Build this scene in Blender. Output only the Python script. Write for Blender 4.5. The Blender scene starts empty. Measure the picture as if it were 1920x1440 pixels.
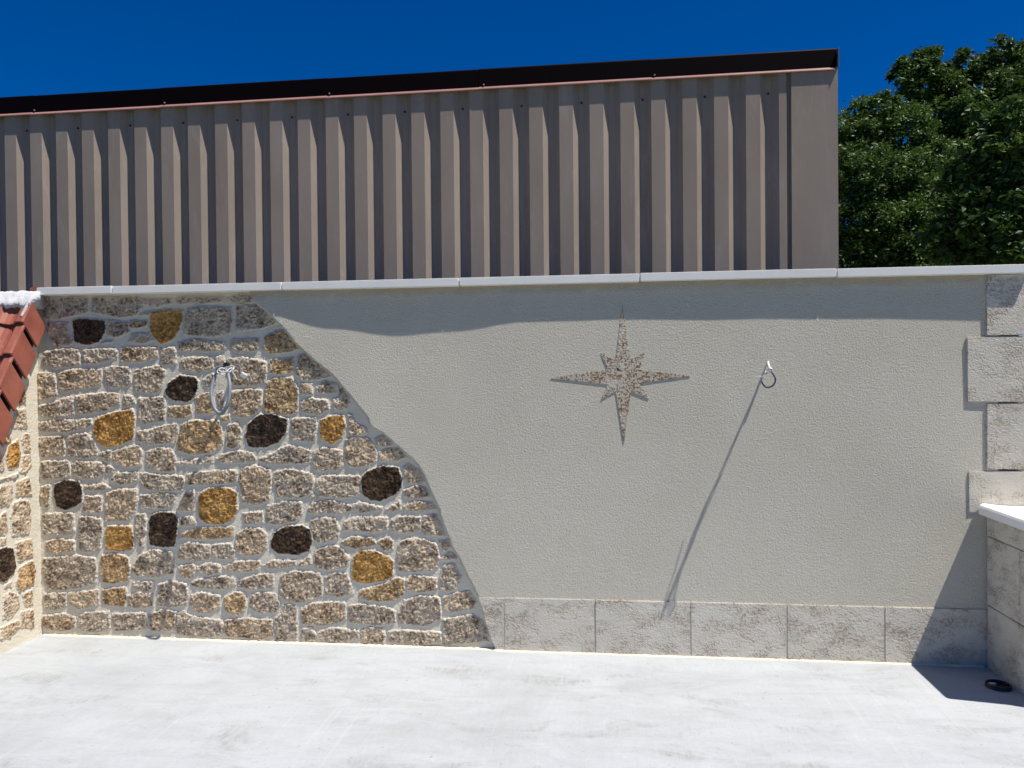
import bpy, bmesh, math, random
import numpy as np
from mathutils import Vector, Matrix, noise

random.seed(7)
scene = bpy.context.scene
COL = scene.collection

# ---------------------------------------------------------------- camera
cam_d = bpy.data.cameras.new('camera'); cam = bpy.data.objects.new('camera', cam_d); COL.objects.link(cam)
YAW, PITCH, ROLL = 0.1164, -0.0126, -0.0095
fw = Vector((-math.sin(YAW)*math.cos(PITCH), math.cos(YAW)*math.cos(PITCH), math.sin(PITCH)))
rt = Vector((math.cos(YAW), math.sin(YAW), 0)); up = rt.cross(fw)
r2 = rt*math.cos(ROLL)+up*math.sin(ROLL); u2 = up*math.cos(ROLL)-rt*math.sin(ROLL)
M = Matrix((r2, u2, -fw)).transposed().to_4x4(); M.translation = (3.3119, -4.1962, 1.5214)
cam.matrix_world = M
cam_d.sensor_width = 36; cam_d.lens = 1446.86/1920*36; cam_d.clip_end = 2000; cam_d.clip_start = .05
scene.camera = cam

# ---------------------------------------------------------------- sky, sun, exposure
SUN = Vector((.405, -.161, 1.0)).normalized()            # towards the sun
EL = math.asin(SUN.z); AZ = math.atan2(SUN.x, SUN.y)
world = bpy.data.worlds.new('World'); scene.world = world; world.use_nodes = True
nt = world.node_tree; bg = nt.nodes['Background']
sky = nt.nodes.new('ShaderNodeTexSky'); sky.sky_type = 'NISHITA'; sky.sun_disc = False
sky.sun_elevation = EL; sky.sun_rotation = AZ
sky.altitude = 1500; sky.air_density = 1.0; sky.dust_density = 0.0; sky.ozone_density = 4.0
hs = nt.nodes.new('ShaderNodeHueSaturation'); hs.inputs['Saturation'].default_value = 1.75
mx = nt.nodes.new('ShaderNodeMix'); mx.data_type = 'RGBA'; mx.blend_type = 'MULTIPLY'; mx.inputs[0].default_value = 1; mx.inputs[7].default_value = (1, 1.0, 1.42, 1)
nt.links.new(sky.outputs[0], hs.inputs['Color']); nt.links.new(hs.outputs[0], mx.inputs[6]); nt.links.new(mx.outputs[2], bg.inputs[0])
bg.inputs[1].default_value = 0.0435
sd = bpy.data.lights.new('sun', 'SUN'); sd.energy = 5.0; sd.angle = math.radians(.53); sd.color = (1, .945, .865)
sun = bpy.data.objects.new('sun', sd); COL.objects.link(sun); sun.location = (6, -3, 12)
sun.rotation_euler = (-SUN).to_track_quat('-Z', 'Y').to_euler()
vs = scene.view_settings; vs.view_transform = 'Standard'; vs.look = 'None'; vs.exposure = 0.45; vs.gamma = 1
vs.use_curve_mapping = False

# ---------------------------------------------------------------- helpers
def tag(o, label=None, cat=None, group=None, kind=None):
    if label: o['label'] = label
    if cat: o['category'] = cat
    if group: o['group'] = group
    if kind: o['kind'] = kind
    return o

def empty(name, loc, label, cat, group=None):
    o = bpy.data.objects.new(name, None); COL.objects.link(o); o.location = loc; o.empty_display_size = .1
    return tag(o, label, cat, group)

def mesh_obj(name, me, mat, parent=None, loc=(0, 0, 0), smooth=False):
    """loc and vertices are given relative to the parent's origin"""
    o = bpy.data.objects.new(name, me); COL.objects.link(o); o.location = loc
    if mat and not me.materials: me.materials.append(mat)
    if parent: o.parent = parent
    if smooth: me.polygons.foreach_set('use_smooth', [True]*len(me.polygons))
    return o

def from_bm(name, bm, mat, parent=None, loc=(0, 0, 0), smooth=False):
    me = bpy.data.meshes.new(name); bmesh.ops.recalc_face_normals(bm, faces=bm.faces); bm.to_mesh(me); bm.free()
    return mesh_obj(name, me, mat, parent, loc, smooth)

def box(name, lo, hi, mat, parent=None, bevel=0.0, seg=1, wob=0.0):
    """bevelled box between two world corners; its origin sits at its bottom centre"""
    base = Vector(parent.location) if parent else Vector((0, 0, 0))
    if parent and parent.parent: base = base+Vector(parent.parent.location)
    lo, hi = Vector(lo), Vector(hi); c = (lo+hi)/2; c.z = lo.z
    bm = bmesh.new(); bmesh.ops.create_cube(bm, size=1)
    for v in bm.verts:
        v.co = Vector([lo[i]+(v.co[i]+.5)*(hi[i]-lo[i]) + random.uniform(-wob, wob) for i in range(3)])-c
    if bevel: bmesh.ops.bevel(bm, geom=list(bm.edges), offset=bevel, segments=seg, affect='EDGES')
    return from_bm(name, bm, mat, parent, c-base)

def tube_mesh(name, pts, rad, n=10, sub=8, ripple=0.0, closed_ends=True):
    """round tube along a smooth curve through pts"""
    P = [Vector(p) for p in pts]; Q = []
    for i in range(len(P)-1):
        p0 = P[max(i-1, 0)]; p1 = P[i]; p2 = P[i+1]; p3 = P[min(i+2, len(P)-1)]
        for k in range(sub):
            t = k/sub
            Q.append(.5*((2*p1)+(p2-p0)*t+(2*p0-5*p1+4*p2-p3)*t*t+(3*p1-p0-3*p2+p3)*t**3))
    Q.append(P[-1]); bm = bmesh.new(); rings = []; prev = None
    for i, q in enumerate(Q):
        d = (Q[min(i+1, len(Q)-1)]-Q[max(i-1, 0)]).normalized()
        a = (prev if prev else Vector((.3, .2, 1)))
        a = (a-d*a.dot(d)).normalized(); prev = a; b = d.cross(a)
        r = rad*(1+(ripple if i % 2 else -ripple))
        rings.append([bm.verts.new(q+(a*math.cos(2*math.pi*j/n)+b*math.sin(2*math.pi*j/n))*r) for j in range(n)])
    for r0, r1 in zip(rings, rings[1:]):
        for j in range(n): bm.faces.new((r0[j], r0[(j+1) % n], r1[(j+1) % n], r1[j]))
    if closed_ends: bm.faces.new(rings[0]); bm.faces.new(rings[-1])
    me = bpy.data.meshes.new(name); bmesh.ops.recalc_face_normals(bm, faces=bm.faces); bm.to_mesh(me); bm.free()
    me.polygons.foreach_set('use_smooth', [True]*len(me.polygons))
    return me

def xyz(L): return [Vector(L[i:i+3])/1000 for i in range(0, len(L), 3)]
def xz(L): return [(L[i]/1000, L[i+1]/1000) for i in range(0, len(L), 2)]

# ---------------------------------------------------------------- materials
class NT:
    def __init__(s, name):
        s.m = bpy.data.materials.new(name); s.m.use_nodes = True; s.t = s.m.node_tree
        s.b = s.t.nodes['Principled BSDF']; s.tc = s.t.nodes.new('ShaderNodeTexCoord').outputs['Object']
    def n(s, typ, **kw):
        o = s.t.nodes.new(typ)
        for k, v in kw.items():
            if k in o.inputs: s.put(o.inputs[k], v)
            else: setattr(o, k, v)
        return o
    def put(s, sock, v):
        if isinstance(v, bpy.types.NodeSocket): s.t.links.new(v, sock)
        else: sock.default_value = v
    def noise(s, scale, detail=4, rough=.55, vec=None, dist=0):
        return s.n('ShaderNodeTexNoise', Vector=vec or s.tc, Scale=scale, Detail=detail, Roughness=rough, Distortion=dist).outputs['Fac']
    def mapv(s, sc, rot=(0, 0, 0), loc=(0, 0, 0), vec=None):
        o = s.n('ShaderNodeMapping', Vector=vec or s.tc); o.inputs['Scale'].default_value = sc
        o.inputs['Rotation'].default_value = rot; o.inputs['Location'].default_value = loc
        return o.outputs[0]
    def ramp(s, f, *stops):
        o = s.n('ShaderNodeValToRGB', Fac=f); e = o.color_ramp.elements
        while len(e) < len(stops): e.new(.5)
        for k, (p, c) in zip(e, stops):
            k.position = p; k.color = (*c, 1) if hasattr(c, '__len__') else (c, c, c, 1)
        return o.outputs['Color']
    def mix(s, f, a, b, mode='MIX'):
        o = s.n('ShaderNodeMix', data_type='RGBA', blend_type=mode)
        s.put(o.inputs[0], f)
        for i, v in ((6, a), (7, b)): s.put(o.inputs[i], v if isinstance(v, bpy.types.NodeSocket) else (*v, 1))
        return o.outputs[2]
    def math(s, op, a, b=0.0):
        o = s.n('ShaderNodeMath', operation=op); s.put(o.inputs[0], a); s.put(o.inputs[1], b); return o.outputs[0]
    def attr(s, name): return s.n('ShaderNodeAttribute', attribute_name=name).outputs['Fac']
    def rand(s): return s.n('ShaderNodeObjectInfo').outputs['Random']
    def rvec(s):
        o = s.n('ShaderNodeVectorMath', operation='SCALE'); c = s.n('ShaderNodeCombineXYZ')
        r = s.rand(); s.put(c.inputs[0], r); s.put(c.inputs[1], s.math('MULTIPLY', r, 3.7)); s.put(c.inputs[2], s.math('MULTIPLY', r, 7.1))
        s.put(o.inputs[0], c.outputs[0]); o.inputs['Scale'].default_value = 40
        a = s.n('ShaderNodeVectorMath', operation='ADD'); s.put(a.inputs[0], s.tc); s.put(a.inputs[1], o.outputs[0])
        return a.outputs[0]
    def done(s, col=None, rough=.8, h=None, dist=.003, strength=1.0, spec=.3, metal=0.0):
        if col is not None: s.put(s.b.inputs['Base Color'], col if isinstance(col, bpy.types.NodeSocket) else (*col, 1))
        s.put(s.b.inputs['Roughness'], rough); s.b.inputs['Specular IOR Level'].default_value = spec; s.b.inputs['Metallic'].default_value = metal
        if h is not None:
            bp = s.n('ShaderNodeBump', Height=h, Distance=dist, Strength=strength); s.put(s.b.inputs['Normal'], bp.outputs[0])
        return s.m

def plaster_mat():
    k = NT('scraped_render')
    big = k.noise(1.3, 4, .6); mid = k.noise(9, 3); fine = k.noise(125, 4, .65)
    c = k.ramp(big, (.3, (.70, .66, .545)), (.7, (.77, .725, .61)))
    c = k.mix(k.math('MULTIPLY', mid, .35), c, (.63, .585, .475))
    zc = k.n('ShaderNodeSeparateXYZ', Vector=k.tc).outputs['Z']; band_z = k.math('ADD', zc, k.math('MULTIPLY', k.math('SUBTRACT', k.noise(14, 4, .6), .5), .05))
    c = k.mix(k.math('MULTIPLY', k.n('ShaderNodeMapRange', Value=band_z, **{'From Min': 1.955, 'From Max': 1.995}).outputs[0], .6), c, (.50, .385, .235))  # tan band along the top of the render, with a noisy lower edge
    pit = k.ramp(fine, (.30, .0), (.66, 1.0))
    h = k.math('ADD', k.math('MULTIPLY', pit, .8), k.math('MULTIPLY', k.noise(260, 2), .35))
    return k.done(c, .92, h, .0078, spec=.06)

def mortar_mat():
    k = NT('lime_joint')
    c = k.ramp(k.noise(6, 5), (.3, (.67, .61, .485)), (.7, (.75, .69, .555)))
    h = k.math('ADD', k.noise(70, 4, .65), k.math('MULTIPLY', k.noise(230, 3), .5))
    return k.done(c, .93, h, .005, spec=.12)

def stone_mat(name, pale, deep, amt):
    """stained rough stone; the untouched rim keeps the colour of the joint"""
    k = NT(name); v = k.rvec()
    m1 = k.noise(60, 4, .6, v); m2 = k.noise(14, 3, .6, v)
    f = k.math('ADD', k.math('MULTIPLY', m1, .7), k.math('MULTIPLY', m2, .5))
    c = k.ramp(f, (amt-.10, deep), (amt-.02, tuple((x*.45+y*.55) for x, y in zip(pale, deep))), (amt+.10, pale))
    tint = k.ramp(k.rand(), (0, (.86, .85, .84)), (.5, (1, .98, .94)), (1, (1.0, .90, .77)))
    c = k.mix(1.0, c, tint, 'MULTIPLY')
    rim = k.ramp(k.math('ADD', k.attr('rim'), k.math('MULTIPLY', k.math('SUBTRACT', k.noise(80, 3, .6, v), .5), .9)), (.40, 0.0), (.70, 1.0))
    c = k.mix(rim, (.655, .605, .51), c)
    h = k.math('ADD', k.noise(150, 3, .6, v), k.math('MULTIPLY', k.noise(420, 2, .5, v), .4))
    return k.done(c, .9, h, .006, spec=.15)

def travertine_mat(name, dark=.5, stain=(.25, .18, .12), amt=.7):
    k = NT(name); v = k.rvec()
    st = k.mapv((1.0, 1.0, 1.7), vec=v)
    c = k.ramp(k.noise(5, 4, .6, v), (.3, (.61, .565, .475)), (.7, (.69, .645, .55)))
    patch = k.ramp(k.noise(7, 5, .62, st), (dark, 0.0), (dark+.22, 1.0))
    s1 = k.ramp(k.noise(88, 1.5, .5, v), (.50, 0.0), (.64, 1.0)); s2 = k.ramp(k.noise(48, 2, .5, k.mapv((1, 1, 1.5), loc=(3, 1, 2), vec=v)), (.55, 0.0), (.68, 1.0))
    spot = k.math('MAXIMUM', s1, s2)
    c = k.mix(k.math('MULTIPLY', patch, k.math('ADD', .16, k.math('MULTIPLY', spot, amt))), c, stain)
    pit = k.math('MULTIPLY', spot, k.math('ADD', .12, k.math('MULTIPLY', patch, .9)))
    h = k.math('SUBTRACT', k.math('MULTIPLY', k.noise(140, 4, .65, v), .9), k.math('MULTIPLY', pit, 1.3))
    return k.done(c, .9, h, .006, spec=.15)

def coping_mat():
    k = NT('cast_coping')
    c = k.ramp(k.noise(7, 5, .6, k.rvec()), (.3, (.80, .785, .745)), (.7, (.86, .845, .805)))
    return k.done(c, .75, k.noise(180, 3), .0008, spec=.1)

def floor_mat():
    k = NT('trowelled_screed')
    a = k.mapv((1, 3.2, 1), (0, 0, .25)); b = k.mapv((5, 1.2, 1), (0, 0, -.35))
    c = k.ramp(k.noise(1.3, 7, .66, dist=.8), (.30, (.35, .367, .378)), (.5, (.392, .414, .43)), (.72, (.425, .448, .466)))
    streak = k.ramp(k.noise(2.6, 6, .68, a, .9), (.36, 1.0), (.56, 0.0))
    c = k.mix(k.math('MULTIPLY', streak, .30), c, (.28, .29, .292))
    patch = k.ramp(k.noise(1.7, 6, .7, k.mapv((1, 1.8, 1), (0, 0, .2), (1.2, 5.7, 0)), .5), (.545, 0.0), (.66, 1.0))
    lines = k.ramp(k.noise(11, 4, .6, b, .2), (.40, 0.0), (.60, 1.0))
    c = k.mix(k.math('MULTIPLY', patch, k.math('ADD', .22, k.math('MULTIPLY', lines, .5))), c, (.27, .27, .262))
    spk = k.ramp(k.noise(38, 3, .6), (.665, 0.0), (.70, 1.0))
    c = k.mix(k.math('MULTIPLY', spk, .55), c, (.20, .195, .19))
    spk2 = k.ramp(k.noise(15, 5, .7, a), (.66, 0.0), (.71, 1.0))
    c = k.mix(k.math('MULTIPLY', spk2, .55), c, (.28, .275, .265))
    wsh = k.ramp(k.noise(2.9, 6, .72, b, .9), (.52, 0.0), (.75, 1.0))
    c = k.mix(k.math('MULTIPLY', wsh, .25), c, (.47, .49, .505))
    for rz, off in ((-.62, 0.0), (.35, 4.3), (1.25, 9.1)):
        ln = k.math('MULTIPLY', k.ramp(k.noise(1.0, 2, .5, k.mapv((26, .7, 1), (0, 0, rz), (off, off, 0)), .15), (.66, 0.0), (.70, 1.0)), k.ramp(k.noise(1.6, 3, .6, k.mapv((1, 1, 1), loc=(off, 2, 0))), (.48, 0.0), (.60, 1.0)))
        c = k.mix(k.math('MULTIPLY', ln, .16), c, (.52, .53, .54) if off < 5 else (.26, .26, .26))
    h = k.math('ADD', k.noise(12, 6, .65, a), k.math('ADD', k.math('MULTIPLY', k.noise(9, 5, .6, b), .4), k.math('MULTIPLY', k.noise(130, 3), .3)))
    return k.done(c, .85, h, .006, .8, spec=.15)

def metal_mat():
    k = NT('painted_cladding')
    v = k.rvec()
    c = k.ramp(k.noise(2.2, 4, .6, k.mapv((1, 1, .5), vec=v)), (.3, (.265, .22, .182)), (.7, (.32, .27, .227)))
    sm = k.ramp(k.noise(3.4, 5, .72, k.mapv((3.2, 1, .7), (0, .5, 0), vec=v), 1.2), (.54, 0.0), (.72, 1.0))
    c = k.mix(k.math('MULTIPLY', sm, .28), c, (.46, .41, .375))
    spk = k.ramp(k.noise(75, 2, .5, v), (.765, 0.0), (.80, 1.0))
    c = k.mix(k.math('MULTIPLY', spk, .8), c, (.62, .58, .55))
    r = k.math('ADD', .42, k.math('MULTIPLY', sm, .2))
    return k.done(c, r, k.noise(3, 2), .002, .35, spec=.12)

def simple(name, col, rough=.5, var=.15, scale=8, bump=0.0, bscale=120, spec=.4, metal=0.0):
    k = NT(name); f = k.noise(scale, 4, .6, k.rvec())
    c = k.ramp(f, (.3, tuple(x*(1-var) for x in col)), (.7, tuple(min(1, x*(1+var)) for x in col)))
    return k.done(c, rough, k.noise(bscale, 3) if bump else None, bump, spec=spec, metal=metal)

def tile_mat():
    k = NT('clay_tile'); v = k.rvec()
    c = k.ramp(k.noise(9, 5, .6, v), (.3, (.25, .075, .048)), (.7, (.36, .12, .08)))
    sp = k.ramp(k.noise(5, 6, .75, v, .4), (.60, 0.0), (.72, 1.0))
    c = k.mix(k.math('MULTIPLY', sp, .5), c, (.52, .42, .38))
    dots = k.ramp(k.noise(60, 2, .5, v), (.74, 0.0), (.78, 1.0))
    c = k.mix(dots, c, (.62, .58, .55))
    return k.done(c, .55, k.noise(40, 4, .6, v), .0012, spec=.35)

def leaf_mat(name, a, b):
    k = NT(name); g = k.attr('shade')
    c = k.ramp(g, (0, a), (1, b))
    k.done(c, .5, spec=.3)
    tr = k.n('ShaderNodeBsdfTranslucent'); k.put(tr.inputs[0], k.mix(.5, c, (.10, .16, .02)))
    ms = k.n('ShaderNodeMixShader'); ms.inputs[0].default_value = .22
    k.put(ms.inputs[1], k.b.outputs[0]); k.put(ms.inputs[2], tr.outputs[0])
    k.put(k.t.nodes['Material Output'].inputs['Surface'], ms.outputs[0])
    return k.m

def grass_mat():
    k = NT('rough_grass')
    c = k.ramp(k.noise(.8, 6, .7), (.3, (.055, .075, .025)), (.7, (.12, .115, .055)))
    return k.done(c, .95, k.noise(30, 4), .03, spec=.1)

PL = plaster_mat(); MO = mortar_mat(); TV = travertine_mat('pitted_stone_cast', .44, (.30, .205, .125), .36); TVS = travertine_mat('stained_star_cast', .28, (.26, .14, .045), .8)
CO = coping_mat(); FL = floor_mat(); ME = metal_mat(); TI = tile_mat(); GR = grass_mat()
STONE = {'g': stone_mat('buff_stone', (.74, .62, .465), (.21, .138, .082), .57),
         'y': stone_mat('honey_stone', (.70, .53, .32), (.23, .13, .055), .58),
         'o': stone_mat('ochre_stone', (.68, .40, .13), (.27, .12, .03), .58),
         'k': stone_mat('dark_stone', (.14, .092, .06), (.026, .018, .013), .60)}
FA = simple('oxblood_paint', (.004, .0018, .0019), .5, .1, spec=.05); LIP = simple('oxblood_sunlit', (.34, .18, .165), .3, .1, spec=.6)  # lip: the fascia's dark paint with the sun it catches put into its colour
BLK = simple('black_plastic', (.012, .012, .013), .4, .1); GRY = simple('grey_conduit', (.20, .22, .25), .5, .1)
WHT = simple('white_plastic', (.70, .69, .66), .45, .05); BLU = simple('blue_wire', (.03, .045, .11), .4, .1)
CEM = simple('white_cement', (.50, .505, .52), .9, .15, 12, .008, 40, .15); BRK = simple('bark', (.06, .045, .032), .9, .3, 12, .01, 40, .1)

# ---------------------------------------------------------------- measured outlines, millimetres
STONES=[
('g',[43,1999,311,1993,313,1907,234,1896,115,1872,47,1878]),
('g',[359,1995,634,1989,644,1924,607,1884,518,1883,430,1895,355,1909]),
('g',[669,1981,831,1980,830,1946,745,1938,674,1947]),
('g',[662,1898,712,1908,701,1885,657,1883]),
('g',[69,1852,188,1842,189,1782,209,1761,203,1727,123,1717,90,1741,73,1784]),
('k',[225,1854,273,1867,421,1856,417,1789,382,1740,326,1725,259,1734,237,1750]),
('g',[449,1856,565,1843,564,1786,500,1769,444,1773]),
('y',[590,1853,675,1854,678,1818,606,1812,587,1822]),
('g',[600,1775,688,1779,720,1740,660,1728,582,1732]),
('g',[405,1734,466,1744,460,1728,404,1721]),
('o',[726,1897,805,1906,903,1907,900,1853,874,1792,841,1746,780,1726,748,1747,716,1794,717,1851]),
('g',[37,1648,54,1679,123,1683,179,1693,247,1692,257,1598,110,1595,42,1606]),
('g',[292,1686,326,1691,471,1694,487,1674,481,1637,380,1618,291,1614]),
('g',[532,1694,582,1698,736,1699,741,1639,658,1625,530,1611]),
('g',[777,1685,851,1695,858,1607,773,1598]),
('g',[-8,1549,92,1548,96,1490,109,1427,-2,1401]),
('g',[137,1552,239,1567,385,1571,390,1524,378,1477,232,1463,164,1447,136,1469]),
('g',[427,1570,469,1580,563,1579,573,1496,545,1476,445,1472,423,1529]),
('g',[613,1563,745,1583,788,1551,760,1464,721,1438,616,1449]),
('g',[3,1364,94,1375,146,1395,186,1411,208,1405,212,1306,116,1296,19,1301]),
('g',[242,1416,287,1421,433,1435,494,1424,499,1367,420,1336,296,1316,252,1321]),
('g',[541,1414,582,1408,598,1372,554,1359,537,1372]),
('g',[632,1398,781,1402,782,1325,773,1273,674,1263,636,1279]),
('g',[1,1264,92,1270,228,1277,238,1217,148,1209,6,1209]),
('g',[256,1274,318,1279,323,1248,284,1230,256,1243]),
('o',[357,1264,391,1290,487,1315,581,1336,594,1274,581,1165,483,1133,427,1123,367,1154,351,1201]),
('g',[626,1211,701,1216,783,1237,852,1250,857,1196,847,1142,694,1141,628,1154]),
('g',[5,1170,142,1175,152,1112,145,1065,20,1059,-2,1112]),
('g',[181,1165,221,1185,289,1191,327,1159,349,1112,354,1071,281,1060,185,1065]),
('g',[388,1081,438,1094,446,1060,426,1037,387,1065]),
('g',[466,1087,538,1102,611,1123,632,1087,626,1014,548,1009,476,1029]),
('g',[679,1087,759,1103,814,1103,840,1046,834,984,768,984,702,994,681,1020]),
('g',[14,1028,167,1033,181,991,177,944,41,928,6,938]),
('g',[212,1013,246,1028,392,1024,400,972,357,937,256,939,217,965]),
('g',[420,1008,459,993,453,972,419,967]),
('g',[452,930,497,962,608,968,605,916,524,905,457,915]),
('g',[641,963,724,953,888,948,893,902,876,866,755,870,673,875,646,905]),
('g',[5,869,45,886,57,870,52,775,26,769,4,822]),
('k',[97,891,154,913,244,908,257,861,253,793,208,771,151,755,106,770,90,833]),
('g',[289,893,384,898,440,878,389,865,294,861]),
('g',[288,819,378,825,376,736,286,735,275,761]),
('g',[423,836,479,857,601,869,600,801,577,739,548,697,414,685,410,758]),
('g',[639,833,755,844,837,840,825,788,787,767,654,750,633,770]),
('g',[598,713,659,719,652,636,645,547,618,547,603,635]),
('g',[877,1976,937,1988,1147,1983,1147,1945,1066,1944,909,1940,877,1951]),
('g',[1190,1975,1260,1984,1318,1982,1334,1952,1259,1945,1195,1949]),
('g',[941,1908,1001,1918,1189,1919,1199,1837,1182,1772,1096,1763,977,1765,920,1776,927,1842]),
('g',[1243,1920,1349,1921,1407,1900,1475,1828,1374,1804,1236,1786]),
('g',[889,1725,998,1733,1149,1721,1154,1675,1051,1674,889,1671]),
('g',[1208,1736,1352,1738,1357,1718,1341,1673,1255,1669,1202,1685]),
('y',[1410,1743,1485,1772,1517,1771,1574,1710,1605,1679,1520,1665,1441,1656,1404,1677]),
('g',[893,1612,931,1632,1072,1635,1082,1569,995,1560,914,1571]),
('g',[1110,1630,1148,1634,1152,1599,1109,1589]),
('g',[1180,1619,1265,1623,1393,1606,1397,1550,1391,1495,1327,1480,1210,1476,1194,1532]),
('y',[1435,1611,1562,1624,1566,1549,1492,1539,1439,1545]),
('g',[1604,1629,1646,1639,1708,1598,1790,1531,1754,1512,1634,1503,1597,1538]),
('k',[803,1443,826,1489,886,1525,968,1519,992,1493,972,1421,928,1386,846,1396,814,1417]),
('g',[1038,1508,1071,1528,1103,1528,1091,1482,1053,1467]),
('y',[1417,1479,1465,1504,1555,1508,1586,1448,1584,1322,1515,1312,1399,1322,1406,1403]),
('g',[1618,1478,1670,1472,1669,1427,1617,1422]),
('g',[1711,1457,1753,1482,1800,1476,1805,1426,1716,1427]),
('g',[1616,1372,1674,1387,1757,1381,1767,1331,1704,1311,1621,1321]),
('g',[1198,1430,1284,1440,1369,1439,1368,1353,1330,1317,1282,1297,1218,1303,1197,1354]),
('y',[987,1396,1031,1421,1069,1416,1090,1359,1089,1321,992,1316]),
('g',[1112,1415,1145,1436,1154,1338,1116,1334]),
('y',[823,1350,938,1357,943,1303,904,1291,817,1291]),
('y',[898,1242,958,1262,1110,1267,1125,1216,1129,1134,1064,1093,955,1083,880,1098,869,1134,892,1190]),
('g',[1174,1231,1233,1252,1243,1195,1237,1134,1194,1119,1161,1129]),
('y',[1137,1293,1175,1300,1177,1272,1148,1272]),
('k',[1285,1180,1302,1246,1367,1297,1441,1299,1525,1276,1514,1200,1471,1155,1396,1124,1306,1124]),
('g',[1562,1276,1693,1281,1690,1225,1681,1160,1555,1160]),
('o',[1735,1266,1787,1286,1850,1295,1862,1235,1838,1170,1785,1145,1734,1175,1729,1225]),
('g',[868,1031,998,1052,1012,1031,998,1011,867,1013]),
('g',[1036,1057,1069,1060,1071,1032,1036,1031]),
('g',[1107,1052,1150,1078,1225,1088,1305,1083,1329,1053,1315,1035,1171,1027,1117,1039]),
('g',[1369,1058,1433,1079,1523,1119,1597,1114,1660,1094,1643,1026,1432,1023,1379,1038]),
('g',[1691,1089,1754,1105,1837,1095,1846,1014,1794,994,1695,988,1685,1044]),
('g',[932,964,1084,975,1213,986,1212,909,1083,909,947,897,926,918]),
('g',[1256,986,1331,1002,1416,982,1417,911,1411,824,1339,798,1259,808,1249,910]),
('g',[1458,972,1543,983,1668,963,1673,923,1656,862,1593,836,1467,840,1452,916]),
('g',[1710,928,1746,953,1938,955,1943,910,1934,849,1854,839,1729,842,1709,868]),
('g',[903,830,957,861,956,753,858,752]),
('o',[1001,841,1061,872,1147,878,1214,853,1212,756,1187,705,1123,683,1047,682,999,713,994,779]),
('g',[1263,736,1364,748,1369,686,1278,680]),
('g',[1407,779,1519,800,1598,801,1597,745,1581,709,1496,688,1406,682]),
('g',[1655,766,1687,802,1771,808,1890,789,1895,759,1832,743,1707,741,1655,746]),
('g',[1677,847,1701,840,1695,822,1666,822]),
('g',[14,716,196,724,199,614,137,602,23,600,18,658]),
('g',[246,693,308,699,369,684,380,642,367,517,293,510,243,514]),
('o',[425,648,564,650,574,583,573,525,506,514,417,517,412,580]),
('k',[692,709,753,730,835,731,854,690,844,592,832,545,761,544,690,553,685,610]),
('g',[34,553,108,565,193,561,203,503,101,491,33,500]),
('g',[15,452,219,467,326,458,336,390,329,317,222,293,97,269,40,273,13,352]),
('y',[388,475,461,482,533,467,549,405,542,342,458,325,386,328,379,402]),
('g',[577,421,633,479,694,507,810,503,825,431,813,384,725,367,615,367,582,395]),
('g',[16,241,142,249,140,175,83,158,15,162]),
('g',[176,250,345,275,344,186,242,167,180,187]),
('y',[390,276,519,290,529,238,517,185,389,192]),
('g',[581,327,692,330,691,304,658,277,602,286]),
('g',[552,243,602,255,685,257,689,189,612,182,545,186]),
('g',[741,310,813,327,894,319,904,252,893,205,810,192,734,201]),
('g',[8,108,128,122,196,108,200,45,115,32,41,35,2,61]),
('g',[230,114,298,132,411,146,417,51,341,33,240,36]),
('g',[450,136,633,146,655,116,654,53,465,37,449,84]),
('g',[683,132,755,160,826,157,827,53,687,49]),
('g',[879,701,933,707,966,681,960,661,889,665]),
('y',[883,618,992,646,1187,661,1188,597,1056,590,882,587]),
('g',[1229,613,1272,639,1347,645,1387,615,1386,544,1356,513,1270,501,1222,521,1218,562]),
('k',[1431,580,1448,626,1517,658,1601,667,1648,650,1661,584,1642,533,1578,512,1467,515,1433,540]),
('g',[882,546,931,557,1039,548,1047,497,1038,471,946,462,864,473]),
('g',[1077,549,1174,556,1195,510,1189,479,1103,478,1071,503]),
('g',[863,422,940,433,953,408,944,366,884,365]),
('g',[978,424,1054,441,1105,437,1107,395,1042,389,983,393]),
('g',[1140,432,1227,454,1339,467,1349,441,1333,410,1237,403,1151,407]),
('g',[1381,442,1445,464,1557,471,1559,435,1445,428,1381,429]),
('g',[1588,456,1646,498,1656,452,1604,441]),
('g',[944,335,1009,352,1129,370,1188,361,1190,315,1128,298,1009,301,943,310]),
('g',[1231,352,1332,375,1423,392,1422,315,1321,308,1235,311]),
('g',[1492,378,1556,400,1703,398,1712,347,1711,271,1606,243,1522,241,1475,281,1486,342]),
('g',[943,253,1008,265,1100,256,1099,190,1028,162,952,170,936,211]),
('y',[1148,247,1202,269,1256,270,1258,214,1244,173,1206,156,1147,181]),
('g',[1304,261,1352,273,1437,275,1458,224,1441,178,1362,176,1298,195]),
('g',[1489,200,1527,211,1563,196,1562,105,1566,29,1445,20,1446,137,1484,154]),
('g',[1606,198,1679,225,1774,232,1846,229,1851,143,1793,122,1709,109,1610,111]),
('g',[854,152,897,158,951,124,1103,118,1124,77,1118,25,972,21,852,33,847,95]),
('g',[1146,119,1286,123,1409,126,1423,35,1338,17,1145,26]),
('g',[1604,70,1651,85,1677,47,1661,16,1603,17]),
('g',[1698,63,1793,84,1917,80,1927,35,1813,16,1703,23]),
('g',[1953,76,2000,92,2062,89,2082,54,2066,19,1958,15]),
('g',[2113,85,2225,84,2393,89,2402,29,2275,15,2117,20]),
('g',[2429,154,2579,178,2629,150,2653,111,2663,47,2528,33,2427,15]),
('g',[1888,220,1960,227,2073,215,2135,201,2134,131,2042,123,1887,124]),
('g',[2207,253,2288,275,2390,278,2399,208,2393,158,2317,126,2170,132,2170,182,2196,218]),
('g',[2430,283,2511,300,2561,311,2595,258,2580,228,2479,205,2429,214]),
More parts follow.
